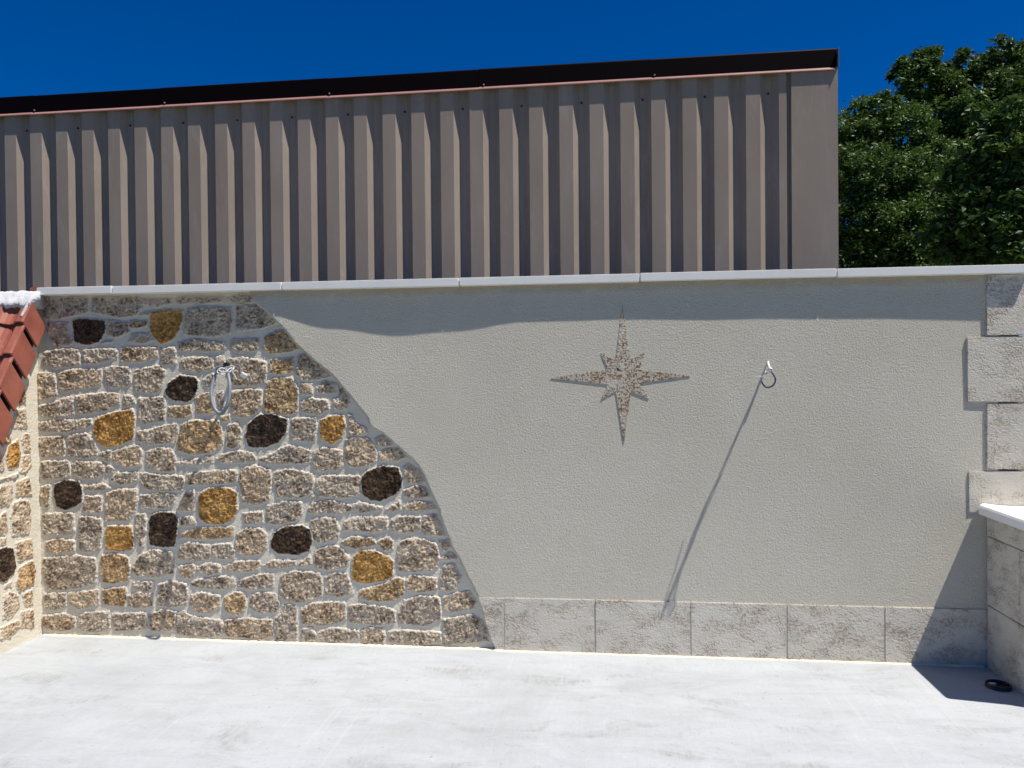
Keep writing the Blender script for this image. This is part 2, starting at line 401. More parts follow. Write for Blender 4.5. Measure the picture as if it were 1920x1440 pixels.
('g',[1749,378,1797,394,1864,396,1879,341,1899,291,1816,279,1748,287]),
('y',[1956,312,2075,335,2147,382,2193,373,2192,298,2135,261,2033,254,1950,267]),
('g',[2224,378,2269,394,2371,386,2375,322,2279,315,2223,323]),
('g',[2416,417,2432,452,2482,458,2512,394,2491,344,2451,324,2410,333]),
('o',[1917,492,1949,528,2026,525,2097,501,2128,476,2127,396,2086,375,1993,358,1910,367,1906,422]),
('g',[1694,524,1767,550,1819,546,1876,497,1860,446,1787,430,1698,433,1688,478]),
('g',[2180,572,2231,598,2312,594,2378,575,2392,501,2371,441,2270,429,2178,427,2169,497]),
('y',[1846,582,1913,608,2006,609,2032,580,2021,562,1933,553,1851,562]),
('y',[2057,585,2109,606,2129,586,2129,551,2088,541]),
('g',[2422,502,2458,527,2498,508,2483,495,2422,489]),
('g',[2408,591,2453,596,2463,562,2428,546]),
('g',[1809,1386,1877,1406,1887,1365,1866,1340,1814,1331]),
('g',[1891,1305,1917,1290,1932,1250,1978,1230,1988,1203,1941,1195,1895,1195]),
('g',[1879,1155,1920,1170,1998,1160,2033,1115,2040,1045,1970,1015,1898,1020,1873,1065]),
('g',[2054,1165,2095,1180,2136,1143,2105,1128,2054,1133]),
('g',[2074,1090,2125,1105,2176,1105,2211,1066,2155,1048,2078,1048]),
('k',[1974,955,2011,980,2083,1005,2165,1001,2189,936,2179,891,2142,856,2070,825,2019,825,1973,860,1969,915]),
('g',[2210,1001,2241,1016,2286,982,2311,937,2301,922,2235,922,2215,961]),
('g',[2214,877,2275,897,2321,887,2340,843,2275,842,2214,842]),
('g',[2213,792,2274,812,2350,808,2380,774,2294,768,2213,767]),
('g',[1916,794,1967,799,2070,785,2060,765,1967,754,1921,764]),
('g',[2106,771,2173,816,2175,767,2116,761]),
('g',[1873,703,1941,719,2095,726,2099,656,2027,645,1852,647]),
('g',[2136,706,2182,722,2283,728,2288,658,2232,643,2155,647,2130,676]),
('g',[2319,724,2379,734,2404,680,2424,631,2323,634,2313,674]),
('g',[1670,695,1707,711,1795,707,1821,652,1810,606,1736,585,1679,594]),
('g',[1830,1470,1855,1470,1898,1409,1885,1391,1845,1416])]
SIDE_STONES=[
('g',[-155,1331,-93,1343,-78,1239,-190,1247]),
('g',[-103,1195,-62,1191,-53,1105,-99,1109,-111,1164]),
('y',[-251,1187,-205,1198,-212,1168,-258,1147]),
('o',[-219,1134,-152,1168,-140,1085,-155,1031,-215,1018,-230,1085]),
('g',[-291,1096,-259,1078,-258,1018,-312,1020]),
('g',[-113,1072,-57,1072,-59,1015,-95,983,-132,993]),
('g',[-223,974,-163,986,-163,961,-217,953]),
('g',[-306,975,-236,971,-243,952,-307,956]),
('g',[-164,926,-75,944,-52,842,-166,855]),
('g',[-314,922,-204,921,-203,851,-233,821,-316,815]),
('g',[-187,808,-133,819,-71,798,-67,684,-82,630,-204,640,-202,755]),
('g',[-280,759,-247,778,-243,692,-256,660,-301,670,-293,737]),
('g',[-166,586,-62,584,-54,483,-154,486,-167,535]),
('g',[-289,633,-250,634,-258,606,-283,602]),
('k',[-328,572,-252,575,-206,554,-188,464,-209,429,-269,400,-338,416]),
('y',[-155,436,-58,453,-38,401,-54,327,-152,312,-174,359]),
('g',[-257,372,-220,377,-224,353,-257,357]),
('g',[-271,311,-225,313,-173,283,-167,220,-235,180,-277,198]),
('g',[-132,281,-62,282,-60,214,-106,212]),
('g',[-294,144,-183,143,-157,99,-237,76,-295,81]),
('g',[-141,181,-58,166,-53,65,-143,100]),
('y',[-142,1427,-84,1451,-92,1379,-160,1377])]
EDGE=[1330,2002,1351,1944,1417,1897,1492,1817,1526,1787,1579,1713,1631,1665,1702,1604,1795,1530,1847,1470,1892,1416,1947,1350,1999,1287,2017,1236,2062,1215,2108,1182,2153,1140,2183,1116,2241,1066,2280,1028,2318,968,2339,918,2362,859,2383,820,2407,767,2421,702,2456,620,2477,561,2515,505,2544,438,2582,365,2617,297,2646,224,2661,151,2689,66,2718,-1]
STAR=[3422,1896,3464,1597,3543,1634,3511,1542,3778,1503,3516,1466,3560,1383,3466,1422,3426,1144,3384,1425,3304,1381,3340,1461,3036,1499,3340,1544,3306,1631,3385,1591]
CABLES={'conduit':[1204,18,1530,1217,-26,1557,1208,-88,1575,1183,-132,1536,1177,-176,1440,1208,-202,1353,1252,-211,1324,1289,-211,1376,1294,-194,1463,1268,-158,1530,1235,-123,1566],
'wa':[1238,-123,1565,1221,-150,1571,1203,-158,1551,1228,-158,1536,1259,-141,1545,1277,-114,1568,1258,-88,1583,1227,-88,1584],
'wb':[1246,-114,1571,1273,-106,1583,1309,-114,1586,1334,-123,1547],
'wc':[1208,-150,1560,1252,-176,1547,1282,-150,1571,1284,-141,1547,1292,-132,1529,1299,-123,1506],
'wd':[1177,-176,1466,1114,-106,1444,1039,-44,1428,981,-4,1412],
'dk':[1221,-114,1578,1201,-141,1575,1195,-150,1551,1214,-150,1539],
'tape':[1221,-114,1589,1250,-114,1595],
'box':[1342,-128,1529],
'sheath':[4184,18,1581,4178,-18,1564,4176,-48,1547],
'sheath2':[4158,-145,1541,4155,-176,1537,4150,-220,1532],
'sa':[4176,-26,1558,4170,-70,1550,4163,-114,1541,4158,-150,1539],
'sd':[4172,-26,1553,4156,-70,1539,4150,-106,1530,4155,-145,1533],
'se':[4150,-220,1532,4142,-211,1517,4124,-194,1503,4109,-167,1495,4090,-141,1495],
'sb':[4156,-88,1516,4131,-106,1497,4119,-141,1471,4135,-176,1444,4163,-194,1452,4173,-207,1481,4163,-207,1508,4153,-194,1524],
'sc':[4180,0,1558,4158,-53,1530,4140,-106,1506,4128,-176,1492]}

# ================================================================ SETTING
def sheet(name, x0, x1, y0, y1, z, mat, n=1):
    bm = bmesh.new(); bmesh.ops.create_grid(bm, x_segments=n, y_segments=n, size=.5)
    for v in bm.verts: v.co = Vector((x0+(v.co.x+.5)*(x1-x0), y0+(v.co.y+.5)*(y1-y0), z))
    return tag(from_bm(name, bm, mat), kind='structure')
sheet('ground', -400, 400, -400, 400, -.12, GR, 8)
bm = bmesh.new(); bmesh.ops.create_cube(bm, size=1)
for v in bm.verts: v.co = Vector((-3+(v.co.x+.5)*11.5, -2.6+(v.co.y+.5)*2.7, -.30+(v.co.z+.5)*.30))
tag(from_bm('terrace_floor', bm, FL), kind='structure')

# ================================================================ ROUGH STONES
def smooth_poly(P, it=2):
    for _ in range(it):
        Q = []
        for i in range(len(P)):
            a = np.array(P[i]); b = np.array(P[(i+1) % len(P)]); Q += [a*.93+b*.07, a*.07+b*.93]
        P = Q
    return np.array(P)

def ragged(P, step=.009, amp=.0028):
    """resample an outline and chip it in and out"""
    Q = []
    for a, b in zip(P, np.roll(P, -1, 0)):
        n = max(1, int(np.hypot(*(b-a))/step))
        for k in range(n): Q.append(a+(b-a)*k/n)
    Q = np.array(Q); T = np.roll(Q, -1, 0)-np.roll(Q, 1, 0); N = np.stack([T[:, 1], -T[:, 0]], 1)/(np.hypot(*T.T)[:, None]+1e-9)
    return Q+N*rng.uniform(-amp, amp, (len(Q), 1))

rng = np.random.default_rng(3)
def seg_dist(G, P):
    """distance and nearest point from every grid point to the closed outline, sign from even-odd"""
    A = P; B = np.roll(P, -1, 0); best = np.full(len(G), 1e9); near = np.zeros_like(G); ins = np.zeros(len(G), bool)
    for a, b in zip(A, B):
        ab = b-a; t = np.clip(((G-a)@ab)/(ab@ab+1e-12), 0, 1); q = a+t[:, None]*ab; d = np.hypot(*(G-q).T)
        m = d < best; best[m] = d[m]; near[m] = q[m]
        c = ((a[1] > G[:, 1]) != (b[1] > G[:, 1])) & (G[:, 0] < (b[0]-a[0])*(G[:, 1]-a[1])/(b[1]-a[1]+1e-15)+a[0])
        ins ^= c
    return np.where(ins, best, -best), near

def stone_mesh(name, P, grow=.0195, cell=.005, proud=.0048, rough=.0085):
    """a stone face: local u,v in the wall plane, w out of the wall"""
    P = np.array(P); c = P.mean(0); ctr = c
    d = P-c; P = c+d*(1+grow/np.maximum(np.hypot(*d.T), 1e-4))[:, None]
    P = ragged(smooth_poly(P.tolist(), 1)) - c
    lo = P.min(0)-cell*2; hi = P.max(0)+cell*2; nx, ny = (np.ceil((hi-lo)/cell).astype(int)+1)
    gx, gy = np.meshgrid(np.arange(nx), np.arange(ny)); G = np.stack([gx.ravel(), gy.ravel()], 1)*cell+lo
    G = G+rng.uniform(-.3, .3, G.shape)*cell
    s, near = seg_dist(G, P)
    seed = Vector((rng.uniform(-50, 50), rng.uniform(-50, 50), 0))
    idx = np.arange(nx*ny).reshape(ny, nx); q = np.stack([idx[:-1, :-1], idx[:-1, 1:], idx[1:, 1:], idx[1:, :-1]], -1).reshape(-1, 4)
    inside = s > 0; q = q[inside[q].any(1)]
    used = np.unique(q); remap = -np.ones(nx*ny, int); remap[used] = np.arange(len(used))
    V = []; rim = []
    prd = proud*rng.uniform(.8, 1.2); tx, ty = rng.uniform(-.02, .02, 2)
    for i in used:
        if inside[i]:
            g = G[i]; e = s[i]
            n1 = noise.noise(seed+Vector((g[0]*75, g[1]*75, 0))); n2 = noise.noise(seed+Vector((g[0]*170, g[1]*170, 5)))
            n3 = noise.noise(seed+Vector((g[0]*52+g[1]*18, g[1]*70-g[0]*12, 3)))
            n0 = noise.noise(seed+Vector((g[0]*22, g[1]*22, 9)))
            t = min(1, max(0, (e+n1*.004)/.012)); t = t*t*(3-2*t)
            w = prd*t + rough*((.30-abs(n3)*1.5)+n1*.45+n2*.55+n0*.6)*min(1, .18+e/.015) + (g[0]*tx+g[1]*ty)*t
            w = max(w, .0016*t)
            V.append((g[0], g[1], w)); rim.append(min(1, e/.0175))
        else:
            V.append((near[i][0], near[i][1], -.006)); rim.append(0.0)
    me = bpy.data.meshes.new(name)
    me.from_pydata(V, [], remap[q].tolist())
    at = me.attributes.new('rim', 'FLOAT', 'POINT'); at.data.foreach_set('value', rim)
    return me, ctr

def wall_frame(o, axis):
    """u,v,w of a stone -> world axes: main wall (u=x, v=z, w=-y) or side wall (u=y, v=z, w=+x)"""
    o.rotation_euler = (math.pi/2, 0, 0) if axis == 'main' else Matrix(((0, 0, 1), (1, 0, 0), (0, 1, 0))).to_euler()

def relief_sheet(name, verts_fn, nu, nv, mat, parent, loc=(0, 0, 0)):
    V = [verts_fn(i/nu, j/nv) for j in range(nv+1) for i in range(nu+1)]
    F = [(j*(nu+1)+i, j*(nu+1)+i+1, (j+1)*(nu+1)+i+1, (j+1)*(nu+1)+i) for j in range(nv) for i in range(nu)]
    me = bpy.data.meshes.new(name); me.from_pydata(V, [], F)
    return mesh_obj(name, me, mat, parent, loc, True)

# ================================================================ MAIN GARDEN WALL
XR = 5.257; TOP = 2.008; PLH = .295
wall = empty('garden_wall', (2.6, .1, 0), 'pale rendered garden wall with a patch of exposed rough stonework and a carved star', 'wall')
WL = Vector((2.6, .1, 0))
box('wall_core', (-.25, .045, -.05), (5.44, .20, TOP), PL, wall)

E2 = xz(EDGE)
def edge_x(z):
    z = min(max(z, E2[-1][1]), E2[0][1])
    for (xa, za), (xb, zb) in zip(E2, E2[1:]):
        if zb <= z <= za: return xa+(xb-xa)*(za-z)/max(1e-6, za-zb)
    return E2[-1][0]
DX = [.5, 1.42, 1.8, 2.17, 2.5, 2.88, 3.4, 4.07, 4.7, 5.26]; DY = [-.012, -.0115, .002, .0095, .0055, -.001, -.002, -.001, .001, .004]
def sag(x, z):
    y = 0
    for i in range(len(DX)-1):
        if DX[i] <= x <= DX[i+1]:
            t = (x-DX[i])/(DX[i+1]-DX[i]); t = t*t*(3-2*t); y = DY[i]+(DY[i+1]-DY[i])*t; break
    return y*min(1, max(.0, (z-.75)/.95)) +   .0008*noise.noise(Vector((x*2.2, z*2.2, 3)))

def plaster(name, z0, z1, xend, nu, nv, off, mat, x0=None):
    """front skin with a returned, slightly ragged free edge towards the stonework"""
    V = []; F = []; C = nu+3
    for j in range(nv+1):
        z = z0+(z1-z0)*j/nv
        xe = (edge_x(z)+.004*noise.noise(Vector((z*60, 1, 0)))+.003*noise.noise(Vector((z*150, 4, 0)))) if x0 is None else x0
        for i in range(C):
            if i == 0: V.append((xe-.006, .05, z))
            elif i == 1: V.append((xe-.002, off+sag(xe, z)+.006, z))
            else:
                u = (i-2)/nu; x = xe+.003+(xend-xe-.003)*u**1.15; V.append((x, off+sag(x, z), z))
    for j in range(nv):
        for i in range(C-1): F.append((j*C+i, j*C+i+1, (j+1)*C+i+1, (j+1)*C+i))
    me = bpy.data.meshes.new(name); me.from_pydata([Vector(v)-WL for v in V], [], F)
    return mesh_obj(name, me, mat, wall, smooth=True)
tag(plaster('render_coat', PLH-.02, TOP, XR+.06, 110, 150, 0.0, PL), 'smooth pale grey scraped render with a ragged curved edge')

# joints behind the stones
def joint(u, v):
    x = -.02+3.0*u; z = -.02+2.04*v
    return Vector((x, .0198+.0008*noise.noise(Vector((x*9, z*9, 0)))+.0010*noise.noise(Vector((x*38, z*38, 2)))+.0007*noise.noise(Vector((x*95, z*95, 7))), z))-WL
relief_sheet('mortar_bed', joint, 330, 230, MO, wall)
for t, L in STONES:
    me, c = stone_mesh('stone', xz(L))
    o = mesh_obj('stone', me, STONE[t], wall, Vector((c[0], .0185, c[1]))-WL, True); wall_frame(o, 'main')
    if t == 'k': o['label'] = 'blackish brown stained stone'
    if t == 'o': o['label'] = 'bright ochre stained stone'

# plinth course of cast blocks
pj = [2.764, 3.263, 3.771, 4.268, 4.760, 5.275]
bm = bmesh.new(); n = 8; col = []
for k in range(n+1):
    z = -.02+(PLH+.015)*k/n; xe = edge_x(z); col.append([bm.verts.new(Vector(q)-WL) for q in ((xe, .05, z), (xe+.004, -.004, z), (pj[0]-.004, -.004, z), (pj[0]-.002, .05, z))])
for a, b in zip(col, col[1:]):
    for i in range(3): bm.faces.new((a[i], a[i+1], b[i+1], b[i]))
bm.faces.new(col[-1][::-1]); from_bm('plinth_block', bm, TV, wall)
for a, b in zip(pj, pj[1:]):
    box('plinth_block', (a+.002, -.0058-random.uniform(0, .0015), -.03), (b-.002, .04, PLH+random.uniform(-.001, .001)), TV, wall, .0025, 2, .0006)
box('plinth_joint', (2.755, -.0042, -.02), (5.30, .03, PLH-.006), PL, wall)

# ragged mortar fillet along the foot of the wall
V = []; F = []
for i in range(421):
    x = .01+5.235*i/420; n1 = .5+.5*noise.noise(Vector((x*14, 0, 2))); n2 = .5+.5*noise.noise(Vector((x*45, 3, 2))); a = .003+.010*n1+.006*n2
    y = .012 if x < 2.71 else -.005
    V += [Vector((x, y+.02, -.004))-WL, Vector((x, y+.004, .002+.009*n2))-WL, Vector((x, y-a*.6, .003+.005*n1))-WL, Vector((x, y-a*1.3, .001))-WL, Vector((x, y-a*1.4, -.004))-WL]
    if i:
        for j in range(4): q = i*5+j; F.append((q-5, q-4, q+1, q))
me = bpy.data.meshes.new('mortar_fillet'); me.from_pydata(V, [], F); mesh_obj('mortar_fillet', me, MO, wall, smooth=True)

# corner quoins
for x0, z0, z1 in ((5.259, 1.697, 2.006), (5.165, 1.356, 1.690), (5.259, 1.012, 1.348), (5.172, .79, 1.004)):
    box('quoin_block', (x0, -.0058, z0), (5.442, .05, z1), TV, wall, .004, 2, .0015)

# coping slabs
cj = [.032, .505, 1.527, 2.538, 3.515, 4.521, 5.461]
for i, (a, b) in enumerate(zip(cj, cj[1:])):
    dz = random.uniform(-.0015, .0015)
    box('coping_slab', (a+.0022, -.0355+random.uniform(-.0012, .0012), TOP+.001+dz), (b-.0022, .25, 2.053+dz), CO, wall, .003, 2)
for x in cj[1:-1]: box('coping_joint', (x-.004, .0+.004, TOP+.004), (x+.004, .24, 2.046), MO, wall)

# star relief
bm = bmesh.new(); S = xz(STAR); vs_ = [bm.verts.new(Vector((x, 0, z))-Vector((3.42, 0, 1.5))) for x, z in S]
f = bm.faces.new(vs_); r = bmesh.ops.extrude_face_region(bm, geom=[f]); top = [g for g in r['geom'] if isinstance(g, bmesh.types.BMFace)]
for v in {v for q in top for v in q.verts}: v.co.y -= .0022
bmesh.ops.inset_region(bm, faces=top, thickness=.0017, depth=.0)
for q in top:
    for v in q.verts: v.co.y -= .0014
bmesh.ops.triangulate(bm, faces=[q for q in bm.faces if len(q.verts) > 4])
st = tag(from_bm('star_relief', bm, TVS, wall, Vector((3.42, -.0005, 1.5))-WL), 'eight pointed compass star in relief with rust brown staining')
bm = bmesh.new(); bmesh.ops.create_circle(bm, cap_ends=True, radius=.006, segments=10, matrix=Matrix.Rotation(math.pi/2, 4, 'X'))
from_bm('nail_hole', bm, BLK, st, (-.024, -.0042, .044))

# ================================================================ SIDE WALL AND TILES (left)
side = empty('stone_side_wall', (-.4, -.3, 0), 'short sunlit rubble stone wall under the clay tiles, joining the garden wall', 'wall')
SL = Vector((-.4, -.3, 0))
prof = [(0.055, -.05), (0.055, 1.80), (-.02, 1.80), (-.56, .83), (-.56, -.05)]
bm = bmesh.new(); A = [bm.verts.new(Vector((-.025, y, z))-SL) for y, z in prof]; B = [bm.verts.new(Vector((-1.2, y, z))-SL) for y, z in prof]
bm.faces.new(A); bm.faces.new(B[::-1])
for i in range(5): bm.faces.new((A[i], A[(i+1) % 5], B[(i+1) % 5], B[i]))
from_bm('wall_core', bm, MO, side)
def sjoint(u, v):
    y = .03-.60*u; zt = 1.80 if y > -.02 else 1.80+(y+.02)*1.796
    z = -.02+(zt+.0)*v
    return Vector((-.0088+.0009*noise.noise(Vector((y*11, z*11, 5)))+.0009*noise.noise(Vector((y*60, z*60, 2))), y, z))-SL
relief_sheet('mortar_bed', sjoint, 70, 190, MO, side)
for rep in range(2):
    for t, L in SIDE_STONES:
        P = np.array(xz(L)); P[:, 0] -= rep*.285
        if rep and (P[:, 1].max() > 1.80+(P[:, 0].min()+.02)*1.796-.05 or P[:, 0].min() < -.55): continue
        me, c = stone_mesh('stone', P.tolist())
        o = mesh_obj('stone', me, STONE[t], side, Vector((-.0085, c[0], c[1]))-SL, True); wall_frame(o, 'side')

roof = empty('tiled_roof', (-.4, -.3, .8), 'steep red clay tile roof edge with a white cement patch at its top', 'roof')
RL = Vector((-.4, -.3, .8))
SD = Vector((0, -.090, -.181)); FV = Vector((0, .110, -.143))      # down the slope, down the verge flap
ridge0 = Vector((.060, -.067, 2.043))
nrm = Vector((0, -.181, .090)).normalized()
def tile(row, colm):
    """verge tile (colm 0) with a flap, or a pan tile further in"""
    bm = bmesh.new(); p0 = ridge0+SD*row+nrm*.0; length = 1.12
    lift = nrm*.010
    if colm == 0:
        prof = [(.060, 0), (.050, .004), (.015, .004), (.003, -.002), (-.018, -.022), (-.045, -.028), (-.075, -.020), (-.10, -.004), (-.115, 0), (-.15, .002), (-.165, -.004)]
    else:
        x0 = -.155-.2*(colm-1); prof = [(x0+.005, .004), (x0-.02, -.018), (x0-.05, -.027), (x0-.08, -.020), (x0-.105, -.002), (x0-.125, .003), (x0-.17, .004), (x0-.2, -.004)]
    rows = []
    for k, (s, up_) in enumerate(((.42 if row == 0 else 0, -.012+(.008 if row == 0 else 0)), (.6, .0), (1.0*length, .010))):
        rows.append([p0+SD*s+nrm*(up_+h)+Vector((x-.060, 0, 0)) for x, h in prof])
    th = .013; top = [[bm.verts.new(v-RL) for v in r] for r in rows]; bot = [[bm.verts.new(v-nrm*th-RL) for v in r] for r in rows]
    n = len(prof)
    for a, b, c, d in zip(top, top[1:], bot, bot[1:]):
        for i in range(n-1): bm.faces.new((a[i], a[i+1], b[i+1], b[i])); bm.faces.new((d[i], d[i+1], c[i+1], c[i]))
    for a, b in ((top[0], bot[0]), (bot[-1], top[-1])):
        for i in range(n-1): bm.faces.new((a[i], b[i], b[i+1], a[i+1]))
    for e in (0, n-1):
        for k in range(2): bm.faces.new((top[k][e], top[k+1][e], bot[k+1][e], bot[k][e]))
    if colm == 0:
        a0 = p0+SD*(.42 if row == 0 else .33); a1 = rows[2][0]; q = [a0, a1, a1+FV, a0+FV]
        o1 = [bm.verts.new(v-RL+Vector((.001, 0, 0))) for v in q]; o2 = [bm.verts.new(v-RL+Vector((-.014, 0, 0))) for v in q]
        bm.faces.new(o1); bm.faces.new(o2[::-1])
        for i in range(4): bm.faces.new((o1[i], o2[i], o2[(i+1) % 4], o1[(i+1) % 4]))
    o = from_bm('roof_tile', bm, TI, roof)
    m = o.modifiers.new('bevel', 'BEVEL'); m.width = .003; m.segments = 2; m.limit_method = 'ANGLE'
    return o
for row in range(0, 6):
    for cm in range(0, 6): tile(row, cm)
bm = bmesh.new(); e0 = ridge0+SD*.5-nrm*.02; e1 = ridge0+SD*6.0-nrm*.02
q = [e0, e1, e1+FV*.80, e0+FV*.80]; o1 = [bm.verts.new(v-RL+Vector((-.030, 0, 0))) for v in q]; o2 = [bm.verts.new(v-RL+Vector((-.052, 0, 0))) for v in q]
bm.faces.new(o1); bm.faces.new(o2[::-1])
for i in range(4): bm.faces.new((o1[i], o2[i], o2[(i+1) % 4], o1[(i+1) % 4]))
from_bm('gap_shade_strip', bm, BLK, roof)  # black strip added behind the verge flaps, standing in for shade in their gaps
# cement patch smeared along the top
bm = bmesh.new(); g = []
pr = [(-.002, 1.93), (-.002, 2.034), (-.03, 2.037), (-.065, 2.018), (-.10, 1.985), (-.122, 1.960), (-.128, 1.945), (-.11, 1.930)]
for i in range(46):
    x = .058-.70*i/45; line = []
    for j, (y, z) in enumerate(pr):
        a = 0 if j < 2 else 1
        y2 = y+a*(.012*noise.noise(Vector((x*28, j*.6, 1)))+(.018*noise.noise(Vector((x*40, 1, 9))) if j > 3 else 0)); z2 = z+a*(.010*noise.noise(Vector((x*34, j*.9, 4)))+(.020*noise.noise(Vector((x*40, 1, 9))) if j > 3 else 0))
        line.append(bm.verts.new(Vector((x, y2, z2))-RL))
    g.append(line)
for a, c in zip(g, g[1:]):
    for j in range(len(pr)): bm.faces.new((a[j], a[(j+1) % len(pr)], c[(j+1) % len(pr)], c[j]))
bm.faces.new(g[0]); bm.faces.new(g[-1][::-1])
from_bm('cement_patch', bm, CEM, roof, smooth=True)
me = tube_mesh('cement_run', [Vector(q)-RL for q in ((.052, -.085, 1.985), (.048, -.118, 1.955), (.040, -.142, 1.905), (.036, -.158, 1.875))], .009, 8, 4)
mesh_obj('cement_run', me, CEM, roof)
box('broken_tile', (-.02, -.03, 2.035), (.045, .04, 2.058), TI, roof, .006, 2, .004)

# ================================================================ LOW PARAPET (right)
para = empty('low_parapet', (5.40, -.28, 0), 'low block parapet with a pale rounded coping, butting against the quoins', 'parapet')
Y1 = -.53
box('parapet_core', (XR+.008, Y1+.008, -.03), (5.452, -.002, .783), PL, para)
for z0, z1, ys in ((-.02, .319, (Y1, -.010)), (.323, .671, (Y1, -.325, -.010)), (.675, .784, (Y1, -.010))):
    for a, b in zip(ys, ys[1:]): box('parapet_block', (XR, a+.0015, z0), (5.460, b-.0015, z1), TV, para, .0025, 2, .0006)
cs = [(-.040, .000), (-.040, .036), (-.034, .046), (-.020, .052), (.0, .051), (.05, .044), (.13, .040), (.215, .040), (.245, .034), (.245, .0)]
bm = bmesh.new(); rr = []
for y, dx, dz in ((-.0105, 0, .004), (-.06, 0, 0), (-.30, 0, 0), (-.52, 0, 0), (-.550, 0, -.002), (-.562, .006, -.010)):
    rr.append([bm.verts.new(Vector((XR+x+(dx if x < .1 else -dx), y-(x+.04)*.18*(1 if y < -.5 else 0), .785+h*(1+dz*8)))-Vector((5.40, -.28, 0))) for x, h in cs])
for a, b in zip(rr, rr[1:]):
    for i in range(len(cs)): bm.faces.new((a[i], a[(i+1) % len(cs)], b[(i+1) % len(cs)], b[i]))
bm.faces.new(rr[0]); bm.faces.new(rr[-1][::-1])
tag(from_bm('coping_slab', bm, CO, para), 'pale rounded coping slab')

# ================================================================ DRAIN STUB
dr = empty('drain_pipe_stub', (5.185, -.275, 0), 'black plastic drain pipe stub in the shaded floor corner', 'drain pipe')
bm = bmesh.new(); R_ = [(.056, -.01), (.056, .016), (.053, .019), (.050, .019), (.047, .016), (.047, .002)]; N = 28
rg = [[bm.verts.new((r*math.cos(2*math.pi*j/N), r*math.sin(2*math.pi*j/N), z)) for j in range(N)] for r, z in R_]
for a, b in zip(rg, rg[1:]):
    for j in range(N): bm.faces.new((a[j], a[(j+1) % N], b[(j+1) % N], b[j]))
from_bm('pipe_rim', bm, BLK, dr, smooth=True)
bm = bmesh.new(); bmesh.ops.create_circle(bm, cap_ends=True, radius=.0475, segments=N); from_bm('pipe_bore', bm, BLK, dr, (0, 0, .004))
bm = bmesh.new(); bmesh.ops.create_cube(bm, size=1)
for v in bm.verts: v.co = Vector((v.co.x*.030, v.co.y*.014, v.co.z*.008+.010)) + Vector((-.022, .014, 0))
from_bm('plaster_crumb', bm, WHT, dr)

# ================================================================ CABLES
def wire(name, key, rad, mat, root, n=8, sub=8, ripple=0.0):
    L = xyz(CABLES[key]); base = Vector(root.location)
    me = tube_mesh(name, [p-base for p in L], rad, n, sub, ripple); return mesh_obj(name, me, mat, root)
c1 = empty('cable_bundle', xyz(CABLES['conduit'])[0], 'looped grey conduit with taped white wires sticking out of the stonework', 'cable')
wire('conduit', 'conduit', .0094, GRY, c1, 12, 26, .06)
wire('wire', 'wa', .0032, WHT, c1); wire('wire', 'wb', .0022, GRY, c1); wire('wire', 'wc', .003, WHT, c1); wire('wire', 'wd', .0014, WHT, c1); wire('wire', 'dk', .0045, BLU, c1)
wire('tape', 'tape', .012, BLK, c1, 9, 5, .12)
b0 = xyz(CABLES['box'])[0]
bm = bmesh.new(); bmesh.ops.create_cube(bm, size=1)
for v in bm.verts: v.co = Vector((v.co.x*.036, v.co.y*.018, v.co.z*.026))
bmesh.ops.bevel(bm, geom=list(bm.edges), offset=.003, segments=2, affect='EDGES')
o = from_bm('connector_block', bm, WHT, c1, b0-Vector(c1.location)); o.rotation_euler = (.2, .55, .3)
c2 = empty('cable_bundle', xyz(CABLES['sheath'])[0], 'thin white cable with a dark blue loop sticking out of the smooth render', 'cable')
wire('cable_sheath', 'sheath', .0062, WHT, c2, 10); o = wire('cable_sheath', 'sheath2', .0078, WHT, c2, 14)
sh = xyz(CABLES['sheath2']); d = (sh[-1]-sh[-2]).normalized()
bm = bmesh.new(); bmesh.ops.create_circle(bm, cap_ends=True, radius=.0045, segments=12, matrix=d.to_track_quat('Z', 'Y').to_matrix().to_4x4())
from_bm('sheath_bore', bm, BLK, o, sh[-1]+d*.001-Vector(c2.location))
wire('wire', 'sa', .0026, WHT, c2); wire('wire', 'sd', .0022, GRY, c2); wire('wire', 'se', .0028, WHT, c2); wire('wire', 'sb', .0040, BLU, c2); wire('wire', 'sc', .0022, WHT, c2)

# ================================================================ CLAD BUILDING
D = .95; bl = empty('clad_building', (1.9, D+2, -.1), 'brown corrugated metal building rising behind the garden wall', 'building')
BL = Vector((1.9, D+2, -.1)); FZ0, FZ1 = 3.438, 3.575; PIT = .2007; X0 = 2.2403
def clad(name, pts, z0, z1):
    bm = bmesh.new(); a = [bm.verts.new(Vector((x, D+y, z0))-BL) for x, y in pts]; b = [bm.verts.new(Vector((x, D+y, z1))-BL) for x, y in pts]
    for i in range(len(pts)-1): bm.faces.new((a[i], a[i+1], b[i+1], b[i]))
    o = from_bm(name, bm, ME, bl); m = o.modifiers.new('solid', 'SOLIDIFY'); m.thickness = .0012; return o
DP = .038
def rib(i): x = X0+PIT*i; return [(x, 0), (x+.0895, 0), (x+.129, DP), (x+.1655, DP)]
k = -22
while k < 10:
    pts = []
    for i in range(k, min(k+5, 11)): pts += rib(i)
    e = X0+PIT*min(k+5, 11)
    if min(k+5, 11) == 11: pts += [(4.454, 0.0), (4.500, 0.0), (4.510, .022), (4.53, .022)]
    else: pts += [(e, 0), (e+.02, 0.0015)]
    clad('cladding_sheet', pts, -.1, FZ0+.03); k += 5
cor = bmesh.new()
